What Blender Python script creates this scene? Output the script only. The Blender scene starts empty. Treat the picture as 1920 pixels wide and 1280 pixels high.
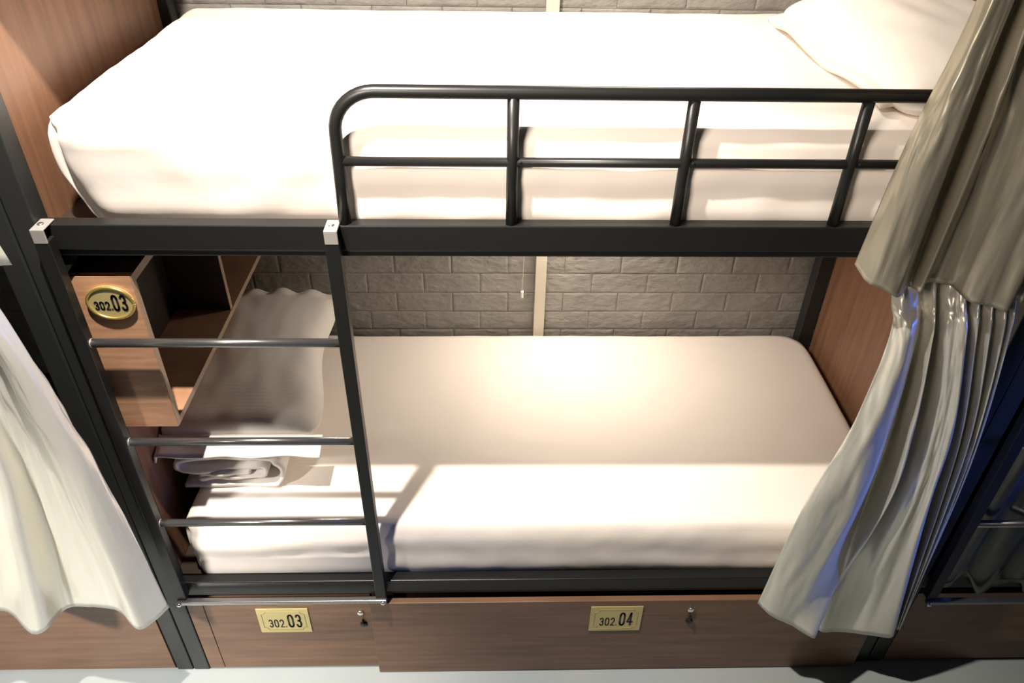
import bpy, bmesh, math, random
from mathutils import Vector, Matrix, noise
random.seed(7)
C = bpy.context.scene.collection
S = bpy.context.scene

# ------------------------------------------------------------------ camera
cam_d = bpy.data.cameras.new('camera'); cam = bpy.data.objects.new('camera', cam_d); C.objects.link(cam)
yaw, pitch, roll = .0351, .6321, .0202
F = Vector((math.sin(yaw)*math.cos(pitch), math.cos(yaw)*math.cos(pitch), -math.sin(pitch)))
R = Vector((math.cos(yaw), -math.sin(yaw), 0)); U = R.cross(F)
R2 = R*math.cos(roll) + U*math.sin(roll); U2 = -R*math.sin(roll) + U*math.cos(roll)
m = Matrix((R2, U2, -F)).transposed().to_4x4(); m.translation = Vector((.869, -1.2615, 2.1183))
cam.matrix_world = m
cam_d.sensor_width = 36; cam_d.lens = 36*1432/1920; cam_d.clip_start = .05
S.camera = cam

# ------------------------------------------------------------------ world, lights, exposure
w = bpy.data.worlds.new('world'); S.world = w; w.use_nodes = True
w.node_tree.nodes['Background'].inputs[0].default_value = (.80, .88, 1, 1)
w.node_tree.nodes['Background'].inputs[1].default_value = .02
S.view_settings.view_transform = 'Standard'; S.view_settings.look = 'None'
S.view_settings.gamma = 1; S.view_settings.exposure = 0; S.view_settings.use_curve_mapping = False

def light(name, kind, loc, target, energy, color, **kw):
    d = bpy.data.lights.new(name, kind); d.energy = energy; d.color = color
    for k, v in kw.items(): setattr(d, k, v)
    o = bpy.data.objects.new(name, d); C.objects.link(o); o.location = loc
    o.rotation_euler = (Vector(target)-Vector(loc)).to_track_quat('-Z', 'Y').to_euler()
    return o
light('ceiling_downlight', 'SPOT', (.40, -.42, 2.80), (.25, -.05, 0), 340, (1, .92, .83), spot_size=math.radians(112), spot_blend=.9, shadow_soft_size=.022)
light('camera_side_fill', 'AREA', (.15, -1.35, 2.40), (.90, 0, 1.95), 8, (1, .87, .75), size=.45, spread=math.radians(62))  # added soft fill from the camera side, no fitting of the room
light('left_fill_spot', 'SPOT', (-.95, -1.5, 2.30), (-.24, -.06, .22), 520, (1, .96, .90), spot_size=math.radians(41), spot_blend=1, shadow_soft_size=.10)  # added fill spot, brightens the left curtain, floor and first locker
light('bunk_lamp_light', 'AREA', (1.12, .79, 1.22), (1.12, .50, .5), 7, (1, .88, .75), shape='RECTANGLE', size=.34, size_y=.05)
light('upper_bunk_lamp_light', 'AREA', (1.25, .79, 2.30), (1.2, .40, 1.6), 7, (1, .90, .78), shape='RECTANGLE', size=.34, size_y=.05)
light('blue_led', 'AREA', (3.1, -.34, 1.15), (1.98, -.05, .85), 2.0, (.08, .20, 1), size=.25, spread=math.radians(45))

# ------------------------------------------------------------------ materials
def mat(name, base, rough=.5, metal=0, spec=.5):
    x = bpy.data.materials.new(name); x.use_nodes = True
    b = x.node_tree.nodes['Principled BSDF']
    b.inputs['Base Color'].default_value = (*base, 1); b.inputs['Roughness'].default_value = rough
    b.inputs['Metallic'].default_value = metal; b.inputs['Specular IOR Level'].default_value = spec
    return x
def nd(x, t, **kw):
    n = x.node_tree.nodes.new(t)
    for k, v in kw.items(): setattr(n, k, v)
    return n
def lk(x, a, b): x.node_tree.links.new(a, b)
def bsdf(x): return x.node_tree.nodes['Principled BSDF']
def bumpy(x, scale, strength, dist=.002, detail=6, stretch=(1, 1, 1)):
    tc = nd(x, 'ShaderNodeTexCoord'); mp = nd(x, 'ShaderNodeMapping'); mp.inputs['Scale'].default_value = stretch
    n = nd(x, 'ShaderNodeTexNoise'); n.inputs['Scale'].default_value = scale; n.inputs['Detail'].default_value = detail
    bp = nd(x, 'ShaderNodeBump'); bp.inputs['Strength'].default_value = strength; bp.inputs['Distance'].default_value = dist
    lk(x, tc.outputs['Object'], mp.inputs[0]); lk(x, mp.outputs[0], n.inputs['Vector'])
    lk(x, n.outputs['Fac'], bp.inputs['Height']); lk(x, bp.outputs[0], bsdf(x).inputs['Normal'])
    return n
def noisecol(x, c1, c2, scale, stretch, detail=5):
    tc = nd(x, 'ShaderNodeTexCoord'); mp = nd(x, 'ShaderNodeMapping'); mp.inputs['Scale'].default_value = stretch
    n = nd(x, 'ShaderNodeTexNoise'); n.inputs['Scale'].default_value = scale; n.inputs['Detail'].default_value = detail
    r = nd(x, 'ShaderNodeValToRGB'); r.color_ramp.elements[0].color = (*c1, 1); r.color_ramp.elements[1].color = (*c2, 1)
    r.color_ramp.elements[0].position = .3; r.color_ramp.elements[1].position = .7
    lk(x, tc.outputs['Object'], mp.inputs[0]); lk(x, mp.outputs[0], n.inputs['Vector'])
    lk(x, n.outputs['Fac'], r.inputs[0]); lk(x, r.outputs[0], bsdf(x).inputs['Base Color'])
    return x
WC1, WC2 = (.155, .075, .042), (.235, .122, .070)
wood_h = noisecol(mat('wood_horizontal', WC2, .42), (.14, .070, .038), (.225, .118, .064), 3.2, (1.2, 1.2, 16))      # grain runs along x
wood_v = noisecol(mat('wood_vertical', WC2, .42), WC1, WC2, 3.2, (16, 16, 1.0))        # grain runs along z
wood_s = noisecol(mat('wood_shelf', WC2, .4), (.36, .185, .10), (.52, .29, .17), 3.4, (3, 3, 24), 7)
wood_shaded = noisecol(mat('wood_inner_shaded', WC2, .5), (.022, .014, .010), (.036, .022, .016), 3, (2, 2, 14))  # near-black, so the shade of unlit inner boards is in the colour
wood_edge = mat('wood_edge', (.36, .25, .17), .5)
black = mat('black_paint', (.011, .011, .0105), .36, 0, .32); bumpy(black, 260, .08, .0006)
post_m = mat('post_paint', (.020, .021, .020), .42, 0, .4)
rung_m = mat('rung_metal', (.27, .262, .255), .26, .85)
bare = mat('bare_steel', (.42, .39, .36), .45, .5)
cream = mat('cream_trunking', (.60, .55, .45), .5)
cordm = mat('cord', (.82, .78, .70), .6)
gold = mat('gold_plate', (.62, .50, .22), .35, .45)
gold_rim = mat('gold_rim', (.70, .52, .16), .25, .8)
ink = mat('ink', (.02, .02, .02), .5)
line_m = mat('plate_line', (.33, .27, .11), .5)
chrome = mat('chrome', (.75, .73, .70), .2, .95)
lampm = mat('lamp_shell', (.8, .78, .72), .5)
glow = mat('lamp_glow', (1, .9, .75), .5)
bsdf(glow).inputs['Emission Color'].default_value = (1, .82, .6, 1); bsdf(glow).inputs['Emission Strength'].default_value = 3
# linen with fine satin stripes
def linen(name, col, stripe_axis=0):
    x = mat(name, col, .85, 0, .25)
    bsdf(x).inputs['Sheen Weight'].default_value = .15
    tc = nd(x, 'ShaderNodeTexCoord')
    wv = nd(x, 'ShaderNodeTexWave', wave_type='BANDS', bands_direction='XYZ'[stripe_axis]); wv.inputs['Scale'].default_value = 26
    nz = nd(x, 'ShaderNodeTexNoise'); nz.inputs['Scale'].default_value = 9; nz.inputs['Detail'].default_value = 5
    ad = nd(x, 'ShaderNodeMath', operation='MULTIPLY_ADD'); ad.inputs[1].default_value = .06
    bp = nd(x, 'ShaderNodeBump'); bp.inputs['Strength'].default_value = .35; bp.inputs['Distance'].default_value = .004
    lk(x, tc.outputs['Object'], wv.inputs['Vector']); lk(x, tc.outputs['Object'], nz.inputs['Vector'])
    lk(x, wv.outputs['Fac'], ad.inputs[0]); lk(x, nz.outputs['Fac'], ad.inputs[2])
    lk(x, ad.outputs[0], bp.inputs['Height']); lk(x, bp.outputs[0], bsdf(x).inputs['Normal'])
    return x
sheet = linen('sheet_linen', (.87, .79, .715), 1)
case = linen('pillow_linen', (.84, .78, .71), 1)
blanket_m = linen('blanket_linen', (.74, .69, .63), 0)
def satin(name, col, metal=.35, rough=.33):
    x = mat(name, col, rough, metal, .6)
    bumpy(x, 14, .35, .006, 3, (2.2, 2.2, .35)); return x
satin_grey = satin('satin_silver', (.47, .43, .33), .55, .32)
satin_light = satin('satin_pale', (.76, .73, .64), .5, .33)
satin_shaded = satin('satin_shaded', (.13, .13, .125), .85, .25)  # silver satin darkened in its colour to stand for shade at the right
brick_m = noisecol(mat('foam_brick', (.2, .2, .19), .6), (.235, .222, .20), (.30, .285, .255), 9, (1, 1, 1))
bumpy(brick_m, 30, .8, .008, 9, (1, 1, 1.6))
mortar = mat('mortar', (.20, .19, .17), .8)
floor_m = noisecol(mat('floor_epoxy', (.5, .5, .5), .35), (.33, .365, .355), (.38, .41, .395), 2.5, (1, 1, 1))

# ------------------------------------------------------------------ mesh helpers
def obj(name, bm, m, parent=None, smooth=False, bevel=0, auto=True):
    me = bpy.data.meshes.new(name); bmesh.ops.recalc_face_normals(bm, faces=bm.faces) if auto else None
    bm.to_mesh(me); bm.free(); me.materials.append(m)
    if smooth:
        for p in me.polygons: p.use_smooth = True
    o = bpy.data.objects.new(name, me); C.objects.link(o)
    if parent: o.parent = parent; o.location = -parent.location
    if bevel:
        b = o.modifiers.new('bevel', 'BEVEL'); b.width = bevel; b.segments = 2; b.limit_method = 'ANGLE'
    return o
def empty(name, loc, label, cat, group=None):
    o = bpy.data.objects.new(name, None); C.objects.link(o); o.location = loc; o.empty_display_size = .05
    tag(o, label, cat, group); return o
def tag(o, label, cat, group=None):
    o['label'] = label; o['category'] = cat
    if group: o['group'] = group
    return o
def box(bm, x0, x1, y0, y1, z0, z1):
    v = [bm.verts.new(p) for p in ((x0,y0,z0),(x1,y0,z0),(x1,y1,z0),(x0,y1,z0),(x0,y0,z1),(x1,y0,z1),(x1,y1,z1),(x0,y1,z1))]
    for f in ((0,3,2,1),(4,5,6,7),(0,1,5,4),(1,2,6,5),(2,3,7,6),(3,0,4,7)): bm.faces.new([v[i] for i in f])
    return bm
def B(*a): return box(bmesh.new(), *a)
def tube(bm, pts, r, n=14, caps=True):
    pts = [Vector(p) for p in pts]; rings = []
    up = Vector((0, 1, 0)) if abs((pts[1]-pts[0]).normalized().y) < .9 else Vector((0, 0, 1))
    for i, p in enumerate(pts):
        t = (pts[min(i+1, len(pts)-1)] - pts[max(i-1, 0)]).normalized()
        a = up.cross(t).normalized(); b = t.cross(a)
        rings.append([bm.verts.new(p + r*(math.cos(k*2*math.pi/n)*a + math.sin(k*2*math.pi/n)*b)) for k in range(n)])
    for A, Bq in zip(rings, rings[1:]):
        for k in range(n): bm.faces.new((A[k], A[(k+1) % n], Bq[(k+1) % n], Bq[k]))
    if caps: bm.faces.new(rings[0][::-1]); bm.faces.new(rings[-1])
    return bm
def T(pts, r, n=14): return tube(bmesh.new(), pts, r, n)
def disc(bm, c, ax, r, h, n=20, dome=0):   # short cylinder standing out along an axis, optionally domed
    ax = Vector(ax).normalized(); a = ax.orthogonal().normalized(); b = ax.cross(a); c = Vector(c)
    prof = [(r, 0), (r, h)] + [(r*math.cos(t*math.pi/8), h+dome*math.sin(t*math.pi/8)) for t in (1, 2, 3)] if dome else [(r, 0), (r, h)]
    rings = [[bm.verts.new(c+ax*hh+rr*(math.cos(k*2*math.pi/n)*a+math.sin(k*2*math.pi/n)*b)) for k in range(n)] for rr, hh in prof]
    for A, Bq in zip(rings, rings[1:]):
        for k in range(n): bm.faces.new((A[k], A[(k+1) % n], Bq[(k+1) % n], Bq[k]))
    bm.faces.new(rings[0][::-1]); bm.faces.new(rings[-1]); return bm
def nz(x, y, z): return noise.noise(Vector((x, y, z)))
def cushion(name, dims, r, step, fn, m, parent=None, rp0=None):
    """rounded box whose vertices are then displaced by fn(p, normal) -> p"""
    x0, x1, y0, y1, z0, z1 = dims; bm = bmesh.new(); cache = {}
    def axis(a, b):
        n = max(2, int(round((b-a)/step))); return [a+(b-a)*i/n for i in range(n+1)]
    X, Y, Z = axis(x0, x1), axis(y0, y1), axis(z0, z1)
    def V(i, j, k):
        key = (i, j, k)
        if key in cache: return cache[key]
        p = Vector((X[i], Y[j], Z[k]))
        if rp0:                                              # plan-view corner rounding first
            rp = rp0 if not isinstance(rp0, tuple) else rp0[(p.x > (x0+x1)/2)+2*(p.y > (y0+y1)/2)]
            cx = min(max(p.x, x0+rp), x1-rp); cy = min(max(p.y, y0+rp), y1-rp)
            dx, dy = p.x-cx, p.y-cy
            if dx and dy:
                L = math.hypot(dx, dy); mx = max(abs(dx), abs(dy)); p.x = cx+dx*mx/L; p.y = cy+dy*mx/L
        q = Vector((min(max(p.x, x0+r), x1-r), min(max(p.y, y0+r), y1-r), min(max(p.z, z0+r), z1-r)))
        d = p-q
        if d.length > 1e-9:
            mx = max(abs(d.x), abs(d.y), abs(d.z)); p = q + d.normalized()*mx; nrm = d.normalized()
        else: nrm = Vector((0, 0, 1))
        cache[key] = bm.verts.new(fn(p, nrm)); return cache[key]
    nx, ny, nz_ = len(X)-1, len(Y)-1, len(Z)-1
    for i in range(nx):
        for j in range(ny):
            for k in (0, nz_): bm.faces.new((V(i,j,k), V(i+1,j,k), V(i+1,j+1,k), V(i,j+1,k)))
    for i in range(nx):
        for k in range(nz_):
            for j in (0, ny): bm.faces.new((V(i,j,k), V(i+1,j,k), V(i+1,j,k+1), V(i,j,k+1)))
    for j in range(ny):
        for k in range(nz_):
            for i in (0, nx): bm.faces.new((V(i,j,k), V(i,j+1,k), V(i,j+1,k+1), V(i,j,k+1)))
    return obj(name, bm, m, parent, True)
def cr(a, b, c, d, t):
    return .5*((2*b)+(-a+c)*t+(2*a-5*b+4*c-d)*t*t+(-a+3*b-3*c+d)*t**3)
def spline(pts, n):
    out = []
    P = [pts[0]]+list(pts)+[pts[-1]]
    for i in range(1, len(P)-2):
        for s in range(n): out.append(cr(P[i-1], P[i], P[i+1], P[i+2], s/n))
    out.append(Vector(P[-2])); return out
def cloth(name, rows, m, label, cat, group=None, nu=8, nv=14, wob=.0045, seed=0):
    rows = [[Vector(p) for p in r] for r in rows]
    R_ = [spline(r, nu) for r in rows]; n = len(R_[0]); bm = bmesh.new()
    cols = [spline([R_[k][i] for k in range(len(R_))], nv) for i in range(n)]
    g = []
    for i, col in enumerate(cols):
        L = []
        for j, p in enumerate(col):
            a = wob*min(1, (len(col)-1-j)/8+.35)
            d = a*nz(i*.16+seed, j*.11, 3.1) + a*.5*nz(i*.5, j*.3+seed, 9)
            L.append(bm.verts.new((p.x+d, p.y+1.3*d, p.z)))
        g.append(L)
    for A, Bq in zip(g, g[1:]):
        for j in range(len(A)-1): bm.faces.new((A[j], A[j+1], Bq[j+1], Bq[j]))
    o = obj(name, bm, m, None, True)
    s = o.modifiers.new('solid', 'SOLIDIFY'); s.thickness = .0016; s.offset = 0
    return tag(o, label, cat, group)

# ------------------------------------------------------------------ lettering
def arc(cx, cy, rx, ry, a0, a1, n=10): return [(cx+rx*math.cos(math.radians(a0+(a1-a0)*i/n)), cy+ry*math.sin(math.radians(a0+(a1-a0)*i/n))) for i in range(n+1)]
GL = {'0': [arc(.5, .74, .36, .26, 0, 180)+arc(.5, .26, .36, .26, 180, 360)+[(.86, .74)]],
      '3': [arc(.5, .74, .34, .26, 160, -70)+[(.42, .53)], [(.42, .53)]+arc(.5, .27, .36, .27, 75, -165)],
      '2': [arc(.5, .73, .36, .27, 170, -20)+[(.78, .52), (.14, 0), (.90, 0)]],
      '4': [[(.62, 0), (.62, 1), (.60, 1), (.10, .27), (.95, .27)]],
      '.': [[(.1, .02), (.1, .03)]]}
def lettering(parent, text, ox, oz, y, h, wd, stroke, gap):
    """stroked digits standing on the plane y, facing -y"""
    bm = bmesh.new(); x = ox
    def quad(P):
        a = [bm.verts.new((px, y, pz)) for px, pz in P]; b = [bm.verts.new((px, y-.0006, pz)) for px, pz in P]
        bm.faces.new(a); bm.faces.new(b[::-1])
        for i in range(len(P)): bm.faces.new((a[i], a[(i+1) % len(P)], b[(i+1) % len(P)], b[i]))
    for ch in text:
        for st in GL[ch]:
            pts = [(x+px*wd, oz+pz*h) for px, pz in st]
            for a, b in zip(pts, pts[1:]):
                dx, dz = b[0]-a[0], b[1]-a[1]; L = math.hypot(dx, dz) or 1
                ex, ez = dx/L*stroke*.25, dz/L*stroke*.25; nx_, nz2 = -dz/L*stroke/2, dx/L*stroke/2
                if L == 1 and dx == dz == 0: continue
                if ch == '.': nx_, nz2, ex, ez = stroke/2, 0, 0, stroke*.5
                quad([(a[0]-ex+nx_, a[1]-ez+nz2), (a[0]-ex-nx_, a[1]-ez-nz2), (b[0]+ex-nx_, b[1]+ez-nz2), (b[0]+ex+nx_, b[1]+ez+nz2)])
        x += (wd if ch != '.' else wd*.28)+gap
    return obj('lettering', bm, ink, parent)
def number_plate(parent, x0, x1, z0, z1, y, big):
    p = obj('number_plate', B(x0, x1, y-.003, y, z0, z1), gold, parent, bevel=.0008); p['label'] = 'gold rectangular number plate with black numbers'
    W, H = x1-x0, z1-z0
    # inset border line with scooped corners
    bm = bmesh.new(); i = .012; r = .012; P = []
    for cx, cz, a0 in ((x1-i, z0+i, 180), (x1-i, z1-i, 270), (x0+i, z1-i, 360), (x0+i, z0+i, 90)):
        P += [(cx+r*math.cos(math.radians(a0-90*t/6)), y-.0032, cz+r*math.sin(math.radians(a0-90*t/6))) for t in range(7)]
    P.append(P[0]); tube(bm, P, .0009, 6)
    obj('border_line', bm, line_m, p)
    lettering(p, '302.', x0+W*.19, z0+H*.24, y-.0031, H*.30, W*.085, W*.023, W*.022)
    lettering(p, big, x0+W*.57, z0+H*.24, y-.0031, H*.50, W*.115, W*.038, W*.035)
    return p
def fix_sub(o):      # sub-parts were given world coordinates: keep them there
    pass

# ------------------------------------------------------------------ setting
def struct(name, bm, m, **k):
    o = obj(name, bm, m, None, **k); o['kind'] = 'structure'; return o
struct('floor', B(-3, 5, -2.6, 1.0, -.05, 0), floor_m)
struct('wall_back', B(-3, 5, .915, 1.0, 0, 3.0), mortar)
bm = bmesh.new(); BW, BH, ZJ = .1868, .0752, .8055
for row in range(-7, 21):
    z0 = ZJ+row*BH; off = .0 if row % 2 else BW/2
    for c in range(-8, 22):
        x0 = .4605+off+c*BW; n, k = 11, 7; g = []
        if z0 > 2.2: continue
        d0 = random.uniform(0, .003)
        for i in range(n):
            L = []
            for j in range(k):
                u, v = i/(n-1), j/(k-1)
                uu = [0, .02, .04, .2, .35, .5, .65, .8, .96, .98, 1][i]; vv = [0, .05, .10, .5, .90, .95, 1][j]
                h = 0 if (i in (0, n-1) or j in (0, k-1)) else 1; u, v = uu, vv
                ins = .0005
                X = x0+ins+u*(BW-2*ins); Z = z0+ins+v*(BH-2*ins)
                d = .0008 if h == 0 else .0016+d0*.3+.0010*nz(X*25, Z*40, 1)+(.0006 if 1 < i < n-2 and 1 < j < k-2 else 0)
                L.append(bm.verts.new((X, .912-d, Z)))
            g.append(L)
        for i in range(n-1):
            for j in range(k-1): bm.faces.new((g[i][j], g[i+1][j], g[i+1][j+1], g[i][j+1]))
foam = struct('trim_2', bm, brick_m, smooth=False); foam.name = 'trim_1'
bm = B(1.017, 1.053, .886, .905, .3, 2.6)
tr = struct('trim_2', bm, cream, bevel=.002)

# ------------------------------------------------------------------ bunk beds
Z1T, Z1B, Z0T, Z0B = 1.457, 1.39, .410, .350
def bunk(x0, x1, label, guard, name='bunk_bed', dark=False):
    r = empty(name, (x0, 0, 0), label, 'bunk bed', 'black metal bunk beds in a row')
    for xa, ya in ((x0, 0), (x0, .845), (x1-.045, 0), (x1-.070, .845)):
            obj('corner_post', B(xa, xa+.045, ya, ya+.045, 0, 2.3), post_m, r, bevel=.003)
    for zt, zb in ((Z1T, Z1B), (Z0T, Z0B)):
        bm = bmesh.new(); box(bm, x0+.045, x1-.045, 0, .03, zb+.014, zt); box(bm, x0+.045, x1-.045, .004, .03, zb, zb+.0135)
        obj('side_rail', bm, black, r, bevel=.0025)
        obj('side_rail', B(x0+.045, x1-.045, .855, .885, zb, zt), black, r, bevel=.0015)
        obj('bed_base', B(x0+.02, x1-.02, .031, .854, zb, zb+.018), wood_shaded, r)
    if x0 < 1.9: obj('side_panel', B(x0+.0, x0+.018, .046, .844, .03, 2.3), wood_v, r)
    obj('side_panel', B(x1-.022, x1-.002, .046, .844, .03, 2.3), wood_v, r)
    if guard:
        g = obj('guard_rail', T([(.601, .013, Z1T-.002), (.603, .012, 1.55), (.604, .011, 1.63)]
                + [(.676-.072*math.cos(a), .010, 1.630+.071*math.sin(a)) for a in [math.radians(t) for t in range(10, 91, 10)]]
                + [(1.2, .008, 1.701), (1.953, .008, 1.701)], .0115, 18), black, r, True)
        def subp(name, bm, m): 
            o = obj(name, bm, m, None, True); o.parent = g; return o
        for xx in (.908, 1.214, 1.512, 1.81): subp('guard_post', T([(xx, .012, Z1T-.002), (xx, .010, 1.694)], .0105, 16), black)
        subp('middle_rail', T([(.603, .012, 1.577), (1.953, .012, 1.577)], .0085, 16), black)
        for xx in (.908, 1.214, 1.512): subp('weld_bead', disc(bmesh.new(), (xx+.014, .004, 1.579), (0, -1, 0), .0032, .001, 8, .001), black)
    return r
bed = bunk(0, 2.0, 'black metal bunk bed with brown panels and guard rail, in the middle', True)
# small corner brackets under the upper rail
for s, xx in ((1, .046), (-1, 1.954)):
    bm = bmesh.new()
    P = [(xx, 1.389), (xx+s*.05, 1.389), (xx, 1.33)]
    a = [bm.verts.new((p[0], .012, p[1])) for p in P]; b = [bm.verts.new((p[0], .018, p[1])) for p in P]
    bm.faces.new(a); bm.faces.new(b[::-1])
    for i in range(3): bm.faces.new((a[i], a[(i+1) % 3], b[(i+1) % 3], b[i]))
    obj('corner_bracket', bm, black, bed)
bunk(-2.05, -.003, 'black metal bunk bed behind the pale curtain at the left edge', False)
bunk(2.003, 4.05, 'black metal bunk bed in the dark at the right edge', False)

# ------------------------------------------------------------------ ladders
def ladder(dx, label, dy=0):
    r = empty('bunk_ladder', (dx, -.03, .35), label, 'ladder', 'ladders hooked on the bunk beds')
    for xs in (.045, .566):
        bm = B(dx+xs, dx+xs+.027, -.0265, -.0015, .372, 1.436)
        obj('stile', bm, black, r, bevel=.002)
    for z in (1.201, .930, .662):
        rg = obj('rung', T([(dx+.0715, -.014, z), (dx+.5665, -.014, z)], .0093, 18), rung_m, r, True)
        wr = obj('weld_ring', disc(bmesh.new(), (dx+.0722, -.014, z), (1, 0, 0), .0098, .002, 16, .002), bare, None, True); wr.parent = rg
    obj('bottom_bar', B(dx+.046, dx+.594, -.034, -.0185, .358, .3715), rung_m, r, bevel=.002)
    for xs in (.059, .58):
        bm = bmesh.new(); X0, X1 = dx+xs-.0125, dx+xs+.0125
        box(bm, X0, X1, -.0275, -.0235, 1.432, 1.4605); box(bm, X0, X1, -.0235, .018, 1.4575, 1.4605)
        h = obj('hook', bm, bare, r, bevel=.0025); h['label'] = 'bare steel hook'
        b = obj('bolt', disc(bmesh.new(), (dx+xs-.001, -.006, 1.4605), (0, 0, 1), .006, .001, 14, .003), chrome, None, True); b.parent = h
    for xs in (.052, .585):
        obj('bolt', disc(bmesh.new(), (dx+xs, -.034, .362), (0, -1, 0), .0065, .001, 14, .004), chrome, r, True)
    r.location.y += dy; return r
ladder(0, 'black ladder with three steel rungs hooked on the middle bunk bed')
ladder(1.99, 'black ladder rung and stile in the dark at the right edge', -.022)

# ------------------------------------------------------------------ mattresses
def m_up(p, n):
    x, y, z = p; q = p.copy()
    top = max(0, (z-1.58)/.055)
    if n.z > .5: q.z += top*(.004*nz(x*3, y*4, 0)+.0025*nz(x*9, y*22, 2)-.004*max(0, 1-abs(y-.78)/.05)*(1 if x < .7 else .2))
    if n.y < -.05 and z < 1.635:
        wy = min(1, -n.y*1.6)*min(1, (1.638-z)/.03); t = (z-1.45)/.17; b = .012*math.sin(math.pi*min(1, max(0, t)))
        fold = .0045*math.sin(t*15+1.2*nz(x*5, 0, 1))*(1 if x > .62 else .15)
        q.y -= wy*(b*.6*(1 if x > .62 else 0)+fold*.6); q.y += wy*.024*max(0, 1-t)*max(0, min(1, (.62-x)/.04)); q.y += wy*.003*nz(x*12, z*14, 4)
    if x < .25: q.x += (-.018*math.sin(math.pi*min(1, max(0, (z-1.46)/.19)))+.028*max(0, 1-(z-1.42)/.10))*(1-max(0, x-.07)/.18)**2 + .004*nz(y*6, z*10, 1)*max(0, -n.x)
    return q
mu = cushion('mattress', (.078, 1.952, .034, .882, Z1B+.02, 1.638), .045, .014, m_up, sheet, None, .085)
tag(mu, 'upper mattress in white fitted sheet behind the guard rail', 'mattress', 'mattresses in white sheets')
def m_lo(p, n):
    x, y, z = p; q = p.copy(); L = max(0, 1-x/.9)
    if n.z > .5: q.z += .014*y/.88+.006*math.sin(math.pi*min(1, max(0, y/.88)))+.004*nz(x*3+4, y*3, 0)+.0022*nz(x*8, y*16, 7)+.018*L*max(0, 1-y/.5)
    if n.y < -.3 and z < .56:
        t = (z-.40)/.15
        q.y -= .007*math.sin(math.pi*min(1, max(0, t)))+.005*math.sin(t*9+2*nz(x*2.2, 0, 3))*(.4+.6*(x < .62)) ; q.y += .002*nz(x*14, z*20, 4)
    if n.x < -.3: q.x += .006*nz(y*6, z*16, 1)
    return q
ml = cushion('mattress', (.082, 1.955, .036, .882, Z0B+.02, .572), .03, .014, m_lo, sheet, None, (.035, .06, .06, .14))
tag(ml, 'lower mattress in white fitted sheet behind the ladder', 'mattress', 'mattresses in white sheets')

# ------------------------------------------------------------------ folded blanket and pillows
def blanket():
    # spiral of thick cloth in the xz plane, extruded along y
    path = [(.06, .592), (.17, .590), (.285, .592), (.312, .602), (.322, .622), (.312, .645), (.285, .657), (.17, .662), (.07, .655), (.052, .642), (.06, .631), (.10, .628), (.20, .634), (.262, .640), (.280, .630), (.268, .617), (.20, .611), (.13, .607), (.105, .614), (.13, .621), (.19, .622), (.24, .625)]
    pts = spline([Vector((a, 0, b)) for a, b in path], 5); bm = bmesh.new(); rows = []
    ys = [.165+.36*i/14 for i in range(15)]
    for yi, y in enumerate(ys):
        ring = []
        for i, p in enumerate(pts):
            t = (pts[min(i+1, len(pts)-1)]-pts[max(0, i-1)]).normalized(); nn = Vector((-t.z, 0, t.x))
            ring.append((p, nn, i))
        outer, inner = [], []
        for p, nn, i in ring:
            wv = .0055*nz(p.x*22, y*9, p.z*40)+(p.z-.59)*.42+.009; yy = y+(.012*nz(i*.21, 2, 0) if yi == 0 else 0)
            outer.append(bm.verts.new((p.x+nn.x*.0052, yy, p.z+nn.z*.0052+wv))); inner.append(bm.verts.new((p.x-nn.x*.0052, yy, p.z-nn.z*.0052+wv)))
        rows.append(outer+inner[::-1])
    N = len(rows[0])
    for A, Bq in zip(rows, rows[1:]):
        for k in range(N): bm.faces.new((A[k], A[(k+1) % N], Bq[(k+1) % N], Bq[k]))
    h = N//2
    for A in (rows[0], rows[-1]):
        for k in range(h-1): bm.faces.new((A[k], A[k+1], A[N-2-k], A[N-1-k]))
    o = obj('folded_blanket', bm, blanket_m, None, True)
    return tag(o, 'white blanket folded in layers under the pillow on the lower mattress', 'blanket')
blanket()
def pillow_lo(p, n):
    x, y, z = p; q = p.copy(); u = (x-.02)/.41; v = (y-.17)/.69
    u, v = min(1, max(0, u)), min(1, max(0, v))
    puff = (max(0, 4*u*(1-u))**.45)*(max(0, 4*v*(1-v))**.38)
    zc = .750+.010*v
    q.z = zc+(z-.71)*(.16+.84*puff)*1.25
    if n.z > -.9: q.z += .006*nz(x*7, y*7, 3)+.004*nz(x*20, y*9, 8)+(.008*math.sin(x*60) if v > .9 else 0)
    q.x = .02+(x-.02)*(1-.17*v)+.012*math.sin(v*9)*(u > .5)*u
    q.x += .020*v-.018; q.x = max(q.x, .0215)
    return q
pl = cushion('pillow', (.015, .435, .20, .855, .66, .76), .045, .012, pillow_lo, case)
bm = bmesh.new(); A = []
for i in range(40):        # open hem of the pillowcase at the front
    u = i/39; x = .005+.445*u; wv = .004*math.sin(u*17)+.006*nz(u*5, 1, 1)
    A.append([bm.verts.new((max(.022+.004*u, x-.014), .135+.05*k/4+.004*nz(u*7, 0, 2), .733+.0035*k+wv*(1-k/5)-(.018 if u < .06 else 0)*(1-k/4))) for k in range(6)])
for a, b in zip(A, A[1:]):
    for k in range(5): bm.faces.new((a[k], a[k+1], b[k+1], b[k]))
hm = obj('pillowcase_hem', bm, case, None, True); hm.parent = pl
s = hm.modifiers.new('solid', 'SOLIDIFY'); s.thickness = .006; s.offset = 0
tag(pl, 'white pillow lying on the folded blanket on the lower mattress', 'pillow', 'white pillows')
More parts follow.
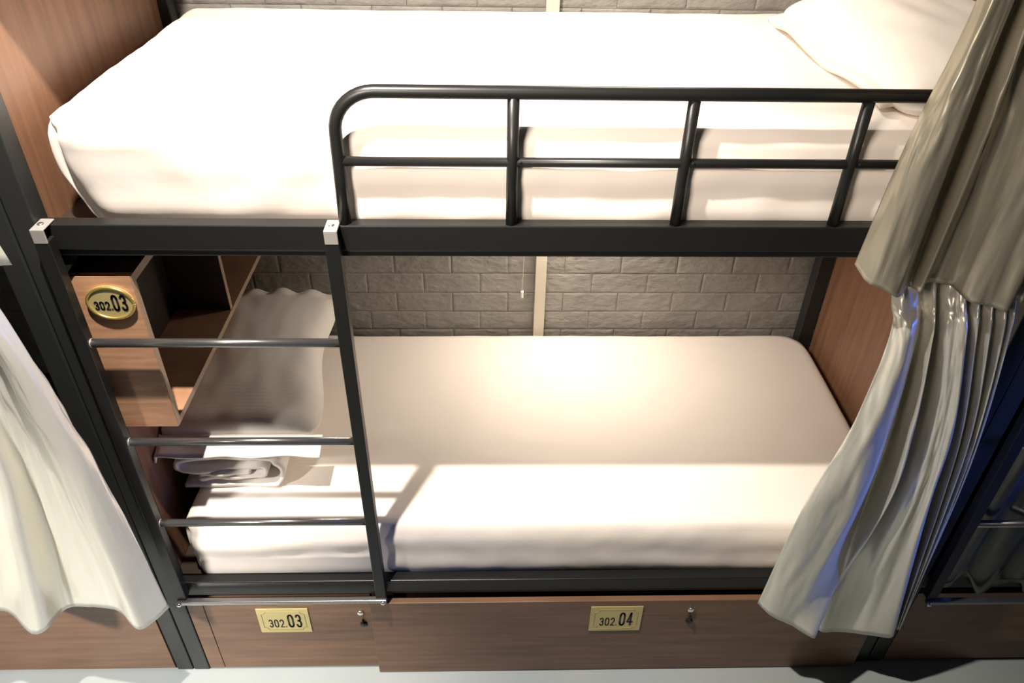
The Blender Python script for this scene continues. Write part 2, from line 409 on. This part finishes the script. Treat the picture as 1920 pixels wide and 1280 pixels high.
def pillow_up(p, n):
    x, y, z = p; q = p.copy(); u = min(1, max(0, (x-1.60)/.345)); v = min(1, max(0, (y-.06)/.70))
    puff = (max(0, 1-(2*u-1)**2 if u < .5 else 1-(.7*(u-.5))**2)**.5)*(max(0, 4*v*(1-v))**.33)
    q.z = 1.662+(z-1.70)*(.10+.90*puff)*1.35+.02*puff
    q.z += .006*nz(x*8, y*6, 1)+.005*nz(x*22, y*8, 2)
    q.z = max(q.z, 1.6435)
    return q
pu = cushion('pillow', (1.595, 1.948, .055, .77, 1.64, 1.76), .05, .013, pillow_up, case)
tag(pu, 'white pillow on the upper mattress beside the curtain', 'pillow', 'white pillows')
bm = bmesh.new(); A = []
for i in range(44):
    v = i/43; y = .10+.66*v; lift = .010+.006*math.sin(v*11)+.004*nz(v*6, 0, 5)
    A.append([bm.verts.new((1.572+.045*k/5+.008*math.sin(v*5+1), y, 1.6435+lift+.0016*k)) for k in range(6)])
for a, b in zip(A, A[1:]):
    for k in range(5): bm.faces.new((a[k], a[k+1], b[k+1], b[k]))
hm = obj('pillowcase_hem', bm, case, None, True); hm.parent = pu
s = hm.modifiers.new('solid', 'SOLIDIFY'); s.thickness = .014; s.offset = 0

# ------------------------------------------------------------------ bedside shelf
sh = empty('wall_shelf', (.02, .02, .945), 'brown open wooden shelf box with oval number plate at the pillow end', 'shelf')
SX0, SX1, SZ0, SZ1 = .0475, .172, .945, 1.335
obj('front_panel', B(SX0, SX1, .020, .036, SZ0, SZ1), wood_s, sh)
obj('top_board', B(.019, SX1, .037, .835, SZ1-.018, SZ1), wood_shaded, sh)
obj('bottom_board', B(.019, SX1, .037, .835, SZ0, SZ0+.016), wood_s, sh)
obj('back_board', B(.019, .027, .047, .835, SZ0+.017, SZ1-.019), wood_shaded, sh)
obj('divider', B(.028, SX1-.002, .462, .478, SZ0+.017, SZ1-.019), wood_shaded, sh)
bm = bmesh.new(); box(bm, SX1+.0002, SX1+.0012, .022, .835, SZ0, SZ0+.016); box(bm, SX1+.0002, SX1+.0012, .022, .037, SZ0+.016, SZ1); box(bm, SX1+.0002, SX1+.0012, .037, .835, SZ1-.018, SZ1); box(bm, SX1-.0018, SX1-.0002, .462, .478, SZ0+.017, SZ1-.019)
e = obj('edge_banding', bm, wood_edge, sh); e['label'] = 'pale edge banding'
up = sh.copy(); C.objects.link(up); up.location = (.02, .02, .945+1.067); up['label'] = 'brown open wooden shelf box at the head of the upper bunk, above the frame'
for ch in list(sh.children):
    c = ch.copy(); C.objects.link(c); c.parent = up
def oval(y, cx, cz, rx, rz, th, m, name, parent, rim=False):
    bm = bmesh.new(); n = 48
    if rim:
        P = [(cx+rx*math.cos(t*2*math.pi/n), y, cz+rz*math.sin(t*2*math.pi/n)) for t in range(n+1)]
        tube(bm, P, .0032, 8)
    else:
        a = [bm.verts.new((cx+rx*math.cos(t*2*math.pi/n), y, cz+rz*math.sin(t*2*math.pi/n))) for t in range(n)]
        b = [bm.verts.new((v.co.x, y-th, v.co.z)) for v in a]
        bm.faces.new(a); bm.faces.new(b[::-1])
        for i in range(n): bm.faces.new((a[i], a[(i+1) % n], b[(i+1) % n], b[i]))
    return obj(name, bm, m, parent, rim)
npl = oval(.0195, .121, 1.277, .047, .038, .005, gold, 'number_plate', sh)
npl['label'] = 'oval gold plate numbered 302.03'
rm = oval(.0145, .121, 1.277, .045, .036, 0, gold_rim, 'plate_rim', None, True); rm.parent = npl; rm.location = (0, 0, 0)
def reparent_world(o, p): o.parent = p; o.location = (0, 0, 0)
l1 = lettering(npl, '302.', .0885, 1.263, .0142, .017, .0085, .0030, .0022)
l2 = lettering(npl, '03', .1245, 1.261, .0142, .034, .0125, .0044, .0035)
# sub-parts carry world coordinates in their meshes; their parents' offsets are undone here
def settle(root):
    for part in root.children:
        for sp in part.children: sp.location = (0, 0, 0)
settle(sh)

# ------------------------------------------------------------------ storage lockers
def locker(x0, x1, yf, z0, z1, label, num=None, plate=None, lock=None, filler=False, grp='storage lockers under the bunks'):
    r = empty('storage_locker', (x0, .0, 0), label, 'locker', grp)
    obj('body', B(x0+.001, x1-.001, .019, .80, 0, .332), wood_shaded, r)
    fx = x0+(.045 if filler else 0)
    if filler: obj('side_strip', B(x0+.001, fx-.002, .001, .0185, z0, z1), wood_h, r)
    obj('door_panel', B(fx, x1-.002, yf, yf+.017, z0, z1), wood_h, r, bevel=.0012)
    if plate: number_plate(r, *plate, yf-.0002, num)
    if lock:
        lx, lz = lock
        k = obj('lock', disc(bmesh.new(), (lx, yf, lz), (0, -1, 0), .009, .004, 18, .003), chrome, r, True)
        h = bmesh.new(); disc(h, (lx+.004, yf, lz-.055), (0, -1, 0), .010, .003, 16, .002); box(h, lx+.0015, lx+.0055, yf-.010, yf-.002, lz-.054, lz-.03)
        h = obj('handle', h, black, r, True); h['label'] = 'small dark pull'
    settle(r)
    return r
locker(.047, .5425, .001, .008, .330, 'brown locker numbered 302.03 behind the foot of the ladder', '03', (.229, .370, .186, .294), (.512, .272), True)
locker(.5435, 1.953, -.017, .004, .336, 'long brown locker numbered 302.04 to the right of the ladder', '04', (1.143, 1.286, .204, .314), (1.418, .297))
locker(-1.95, -.05, .001, .008, .330, 'brown locker under the pale curtain at the left edge')
locker(2.05, 3.95, .001, .008, .330, 'dark locker in the shadow at the right edge')

# ------------------------------------------------------------------ lamp under the upper bunk
wl = empty('wall_lamp', (1.0, .885, 1.2), 'small wall lamp with a pull cord on the grey brick wall', 'lamp')
obj('lamp_body', B(.94, 1.30, .845, .884, 1.22, 1.275), lampm, wl, bevel=.006)
obj('diffuser', B(.95, 1.29, .80, .844, 1.235, 1.262), glow, wl, bevel=.01)
ul = empty('wall_lamp', (1.08, .885, 2.28), 'small wall lamp above the upper mattress, out of the frame', 'lamp')
obj('lamp_body', B(1.02, 1.38, .845, .884, 2.30, 2.355), lampm, ul, bevel=.006)
obj('diffuser', B(1.03, 1.37, .80, .844, 2.315, 2.342), glow, ul, bevel=.01)
pc = obj('pull_cord', T([(.979, .850, 1.22), (.978, .850, 1.0), (.973, .850, .775)], .0013, 8), cordm, wl, True)
kn = obj('pull_knob', T([(.973, .850, .776), (.973, .850, .770), (.973, .850, .752), (.973, .850, .750)], .0046, 12), cordm, None, True); kn.parent = pc

# ------------------------------------------------------------------ curtains
def W(cols, z=None): return [(c[0], c[1], c[2] if len(c) > 2 else z) for c in cols]
UR = [W([(1.600,-.07),(1.610,-.10),(1.635,-.095),(1.655,-.08),(1.675,-.05),(1.682,-.08),(1.700,-.06),(1.725,-.05),(1.745,-.07),(1.765,-.10),(1.790,-.085),(1.820,-.10),(1.845,-.06),(1.862,-.09),(1.890,-.055),(1.920,-.09),(1.950,-.055)], 2.25),
      W([(1.587,-.07),(1.590,-.10),(1.612,-.10),(1.630,-.09),(1.662,-.045),(1.668,-.085),(1.690,-.06),(1.716,-.016),(1.738,-.07),(1.760,-.10),(1.786,-.095),(1.818,-.11),(1.846,-.03),(1.862,-.095),(1.892,-.055),(1.925,-.09),(1.955,-.055)], 1.87),
      W([(1.556,-.07),(1.554,-.105),(1.578,-.12),(1.612,-.11),(1.657,-.042),(1.664,-.095),(1.690,-.06),(1.714,-.045),(1.737,-.065),(1.757,-.095),(1.786,-.105),(1.818,-.118),(1.846,-.03),(1.862,-.095),(1.893,-.055),(1.928,-.09),(1.96,-.055)], 1.66),
      W([(1.533,-.07,1.420),(1.549,-.10,1.400),(1.576,-.112,1.392),(1.610,-.11,1.374),(1.656,-.056,1.363),(1.660,-.092,1.374),(1.685,-.06,1.373),(1.713,-.058,1.372),(1.737,-.06,1.366),(1.752,-.10,1.359),(1.787,-.112,1.356),(1.817,-.122,1.351),(1.846,-.06,1.346),(1.862,-.09,1.350),(1.895,-.055,1.352),(1.93,-.09,1.35),(1.962,-.055,1.352)])]
cloth('curtain', UR, satin_grey, 'silver grey satin curtain of the upper bunk, drawn to the right', 'curtain', 'satin curtains on the bunks')
LR = [W([(1.632,-.020),(1.648,-.032),(1.680,-.028),(1.700,-.012),(1.712,-.032),(1.730,-.010),(1.745,-.028),(1.758,-.034),(1.768,-.034),(1.785,-.008),(1.797,-.034),(1.812,-.008),(1.824,-.034),(1.838,-.008),(1.852,-.034),(1.864,-.008),(1.876,-.034)], 1.388),
      W([(1.636,-.060),(1.652,-.080),(1.684,-.065),(1.704,-.022),(1.714,-.076),(1.734,-.018),(1.748,-.062),(1.762,-.074),(1.772,-.076),(1.792,-.014),(1.801,-.074),(1.818,-.014),(1.828,-.074),(1.842,-.014),(1.856,-.074),(1.868,-.018),(1.878,-.070)], 1.295),
      W([(1.645,-.075),(1.662,-.10),(1.692,-.085),(1.716,-.045),(1.722,-.092),(1.745,-.016),(1.756,-.078),(1.772,-.09),(1.786,-.095),(1.806,-.016),(1.812,-.085),(1.830,-.016),(1.838,-.085),(1.854,-.016),(1.864,-.085),(1.876,-.016),(1.880,-.08)], 1.26),
      W([(1.631,-.085),(1.663,-.11),(1.712,-.09),(1.762,-.016),(1.756,-.10),(1.798,-.016),(1.806,-.080),(1.826,-.09),(1.842,-.10),(1.882,-.016),(1.874,-.082),(1.900,-.016),(1.892,-.088),(1.915,-.016),(1.908,-.085),(1.925,-.016),(1.920,-.08)], 1.03),
      W([(1.588,-.085),(1.639,-.11),(1.702,-.105),(1.776,-.016),(1.772,-.10),(1.806,-.016),(1.826,-.080),(1.852,-.09),(1.872,-.10),(1.926,-.016),(1.914,-.080),(1.936,-.016),(1.926,-.086),(1.948,-.016),(1.940,-.082),(1.956,-.016),(1.950,-.075)], .78),
      W([(1.567,-.070,.397),(1.602,-.095,.376),(1.655,-.100,.345),(1.715,-.128,.325),(1.752,-.050,.272),(1.775,-.066,.258),(1.829,-.055,.240),(1.883,-.080,.266),(1.945,-.100,.282),(1.988,-.045,.246),(1.970,-.080,.285),(1.988,-.045,.26),(1.974,-.082,.29),(1.990,-.045,.26),(1.978,-.078,.28),(1.992,-.045,.26),(1.984,-.07,.27)])]
LR[1] = [((a[0]+b[0])/2, a[1]*.45+b[1]*.55, 1.325) for a, b in zip(LR[0], LR[2])]
cloth('curtain', LR, satin_light, 'silver satin curtain of the lower bunk, gathered in pleats beside the mattress', 'curtain', 'satin curtains on the bunks', seed=5)
LC = [W([(-.045,-.070),(-.052,-.085),(-.062,-.10),(-.075,-.085),(-.090,-.075),(-.102,-.085),(-.115,-.085),(-.13,-.10),(-.15,-.07),(-.18,-.10),(-.21,-.07),(-.24,-.10),(-.27,-.07)], 1.37),
      W([(-.002,-.075),(-.012,-.10),(-.035,-.115),(-.055,-.095),(-.075,-.085),(-.096,-.09),(-.118,-.09),(-.14,-.115),(-.18,-.075),(-.23,-.11),(-.29,-.075),(-.34,-.11),(-.39,-.075)], 1.15),
      W([(.030,-.080),(.018,-.110),(-.012,-.125),(-.040,-.100),(-.065,-.092),(-.098,-.090),(-.125,-.088),(-.150,-.130),(-.215,-.080),(-.28,-.12),(-.36,-.08),(-.43,-.12),(-.50,-.08)], .90),
      W([(.051,-.070,.407),(.025,-.110,.405),(.000,-.140,.418),(-.050,-.105,.437),(-.090,-.095,.442),(-.150,-.085,.432),(-.205,-.080,.415),(-.243,-.150,.415),(-.353,-.085,.419),(-.42,-.13,.437),(-.50,-.08,.43),(-.57,-.13,.43),(-.65,-.08,.43)])]
cloth('curtain', LC, satin_light, 'pale satin curtain flaring out at the left edge, in front of the post', 'curtain', 'satin curtains on the bunks', seed=9)
UL = [W([(-.045,-.075),(-.060,-.10),(-.080,-.07),(-.10,-.10),(-.12,-.07),(-.15,-.1)], 1.9), W([(.030,-.075,1.405),(.012,-.085,1.410),(-.035,-.07,1.40),(-.075,-.10,1.41),(-.105,-.07,1.40),(-.14,-.1,1.41)])]
cloth('curtain', [[(x-.018, y+.02, z) for x, y, z in r] for r in UL], satin_light, 'corner of a pale upper curtain touching the left edge of the photo', 'curtain', 'satin curtains on the bunks', seed=2)
RC = [W([(2.085+.035*i, -.004 - (.010 if i % 2 else 0)) for i in range(24)], 1.38), W([(2.075+.045*i, -.004-(.012 if i % 2 else 0)) for i in range(24)], .9), W([(2.055+.048*i, -.004-(.013 if i % 2 else 0), .36+.03*((i*7) % 3)-.004*i) for i in range(24)])]
cloth('curtain', RC, satin_shaded, 'shade-darkened silver curtain behind the ladder rung at the right edge', 'curtain', 'satin curtains on the bunks', seed=13)
def rod(x0, x1, z, label, y=-.066):
    r = empty('curtain_rod', (x0, y, z), label, 'curtain rod', 'curtain rods on the bunks')
    obj('rod', T([(x0, y, z), (x1, y, z)], .006, 12), black, r, True)
    for xx in (x0+.01, x1-.01): obj('bracket', B(xx-.006, xx+.006, y-.006, -.0005, z-.008, z+.008), black, r)
rod(1.60, 1.93, 1.395, 'black rod carrying the gathered lower curtain under the upper curtain', -.021)
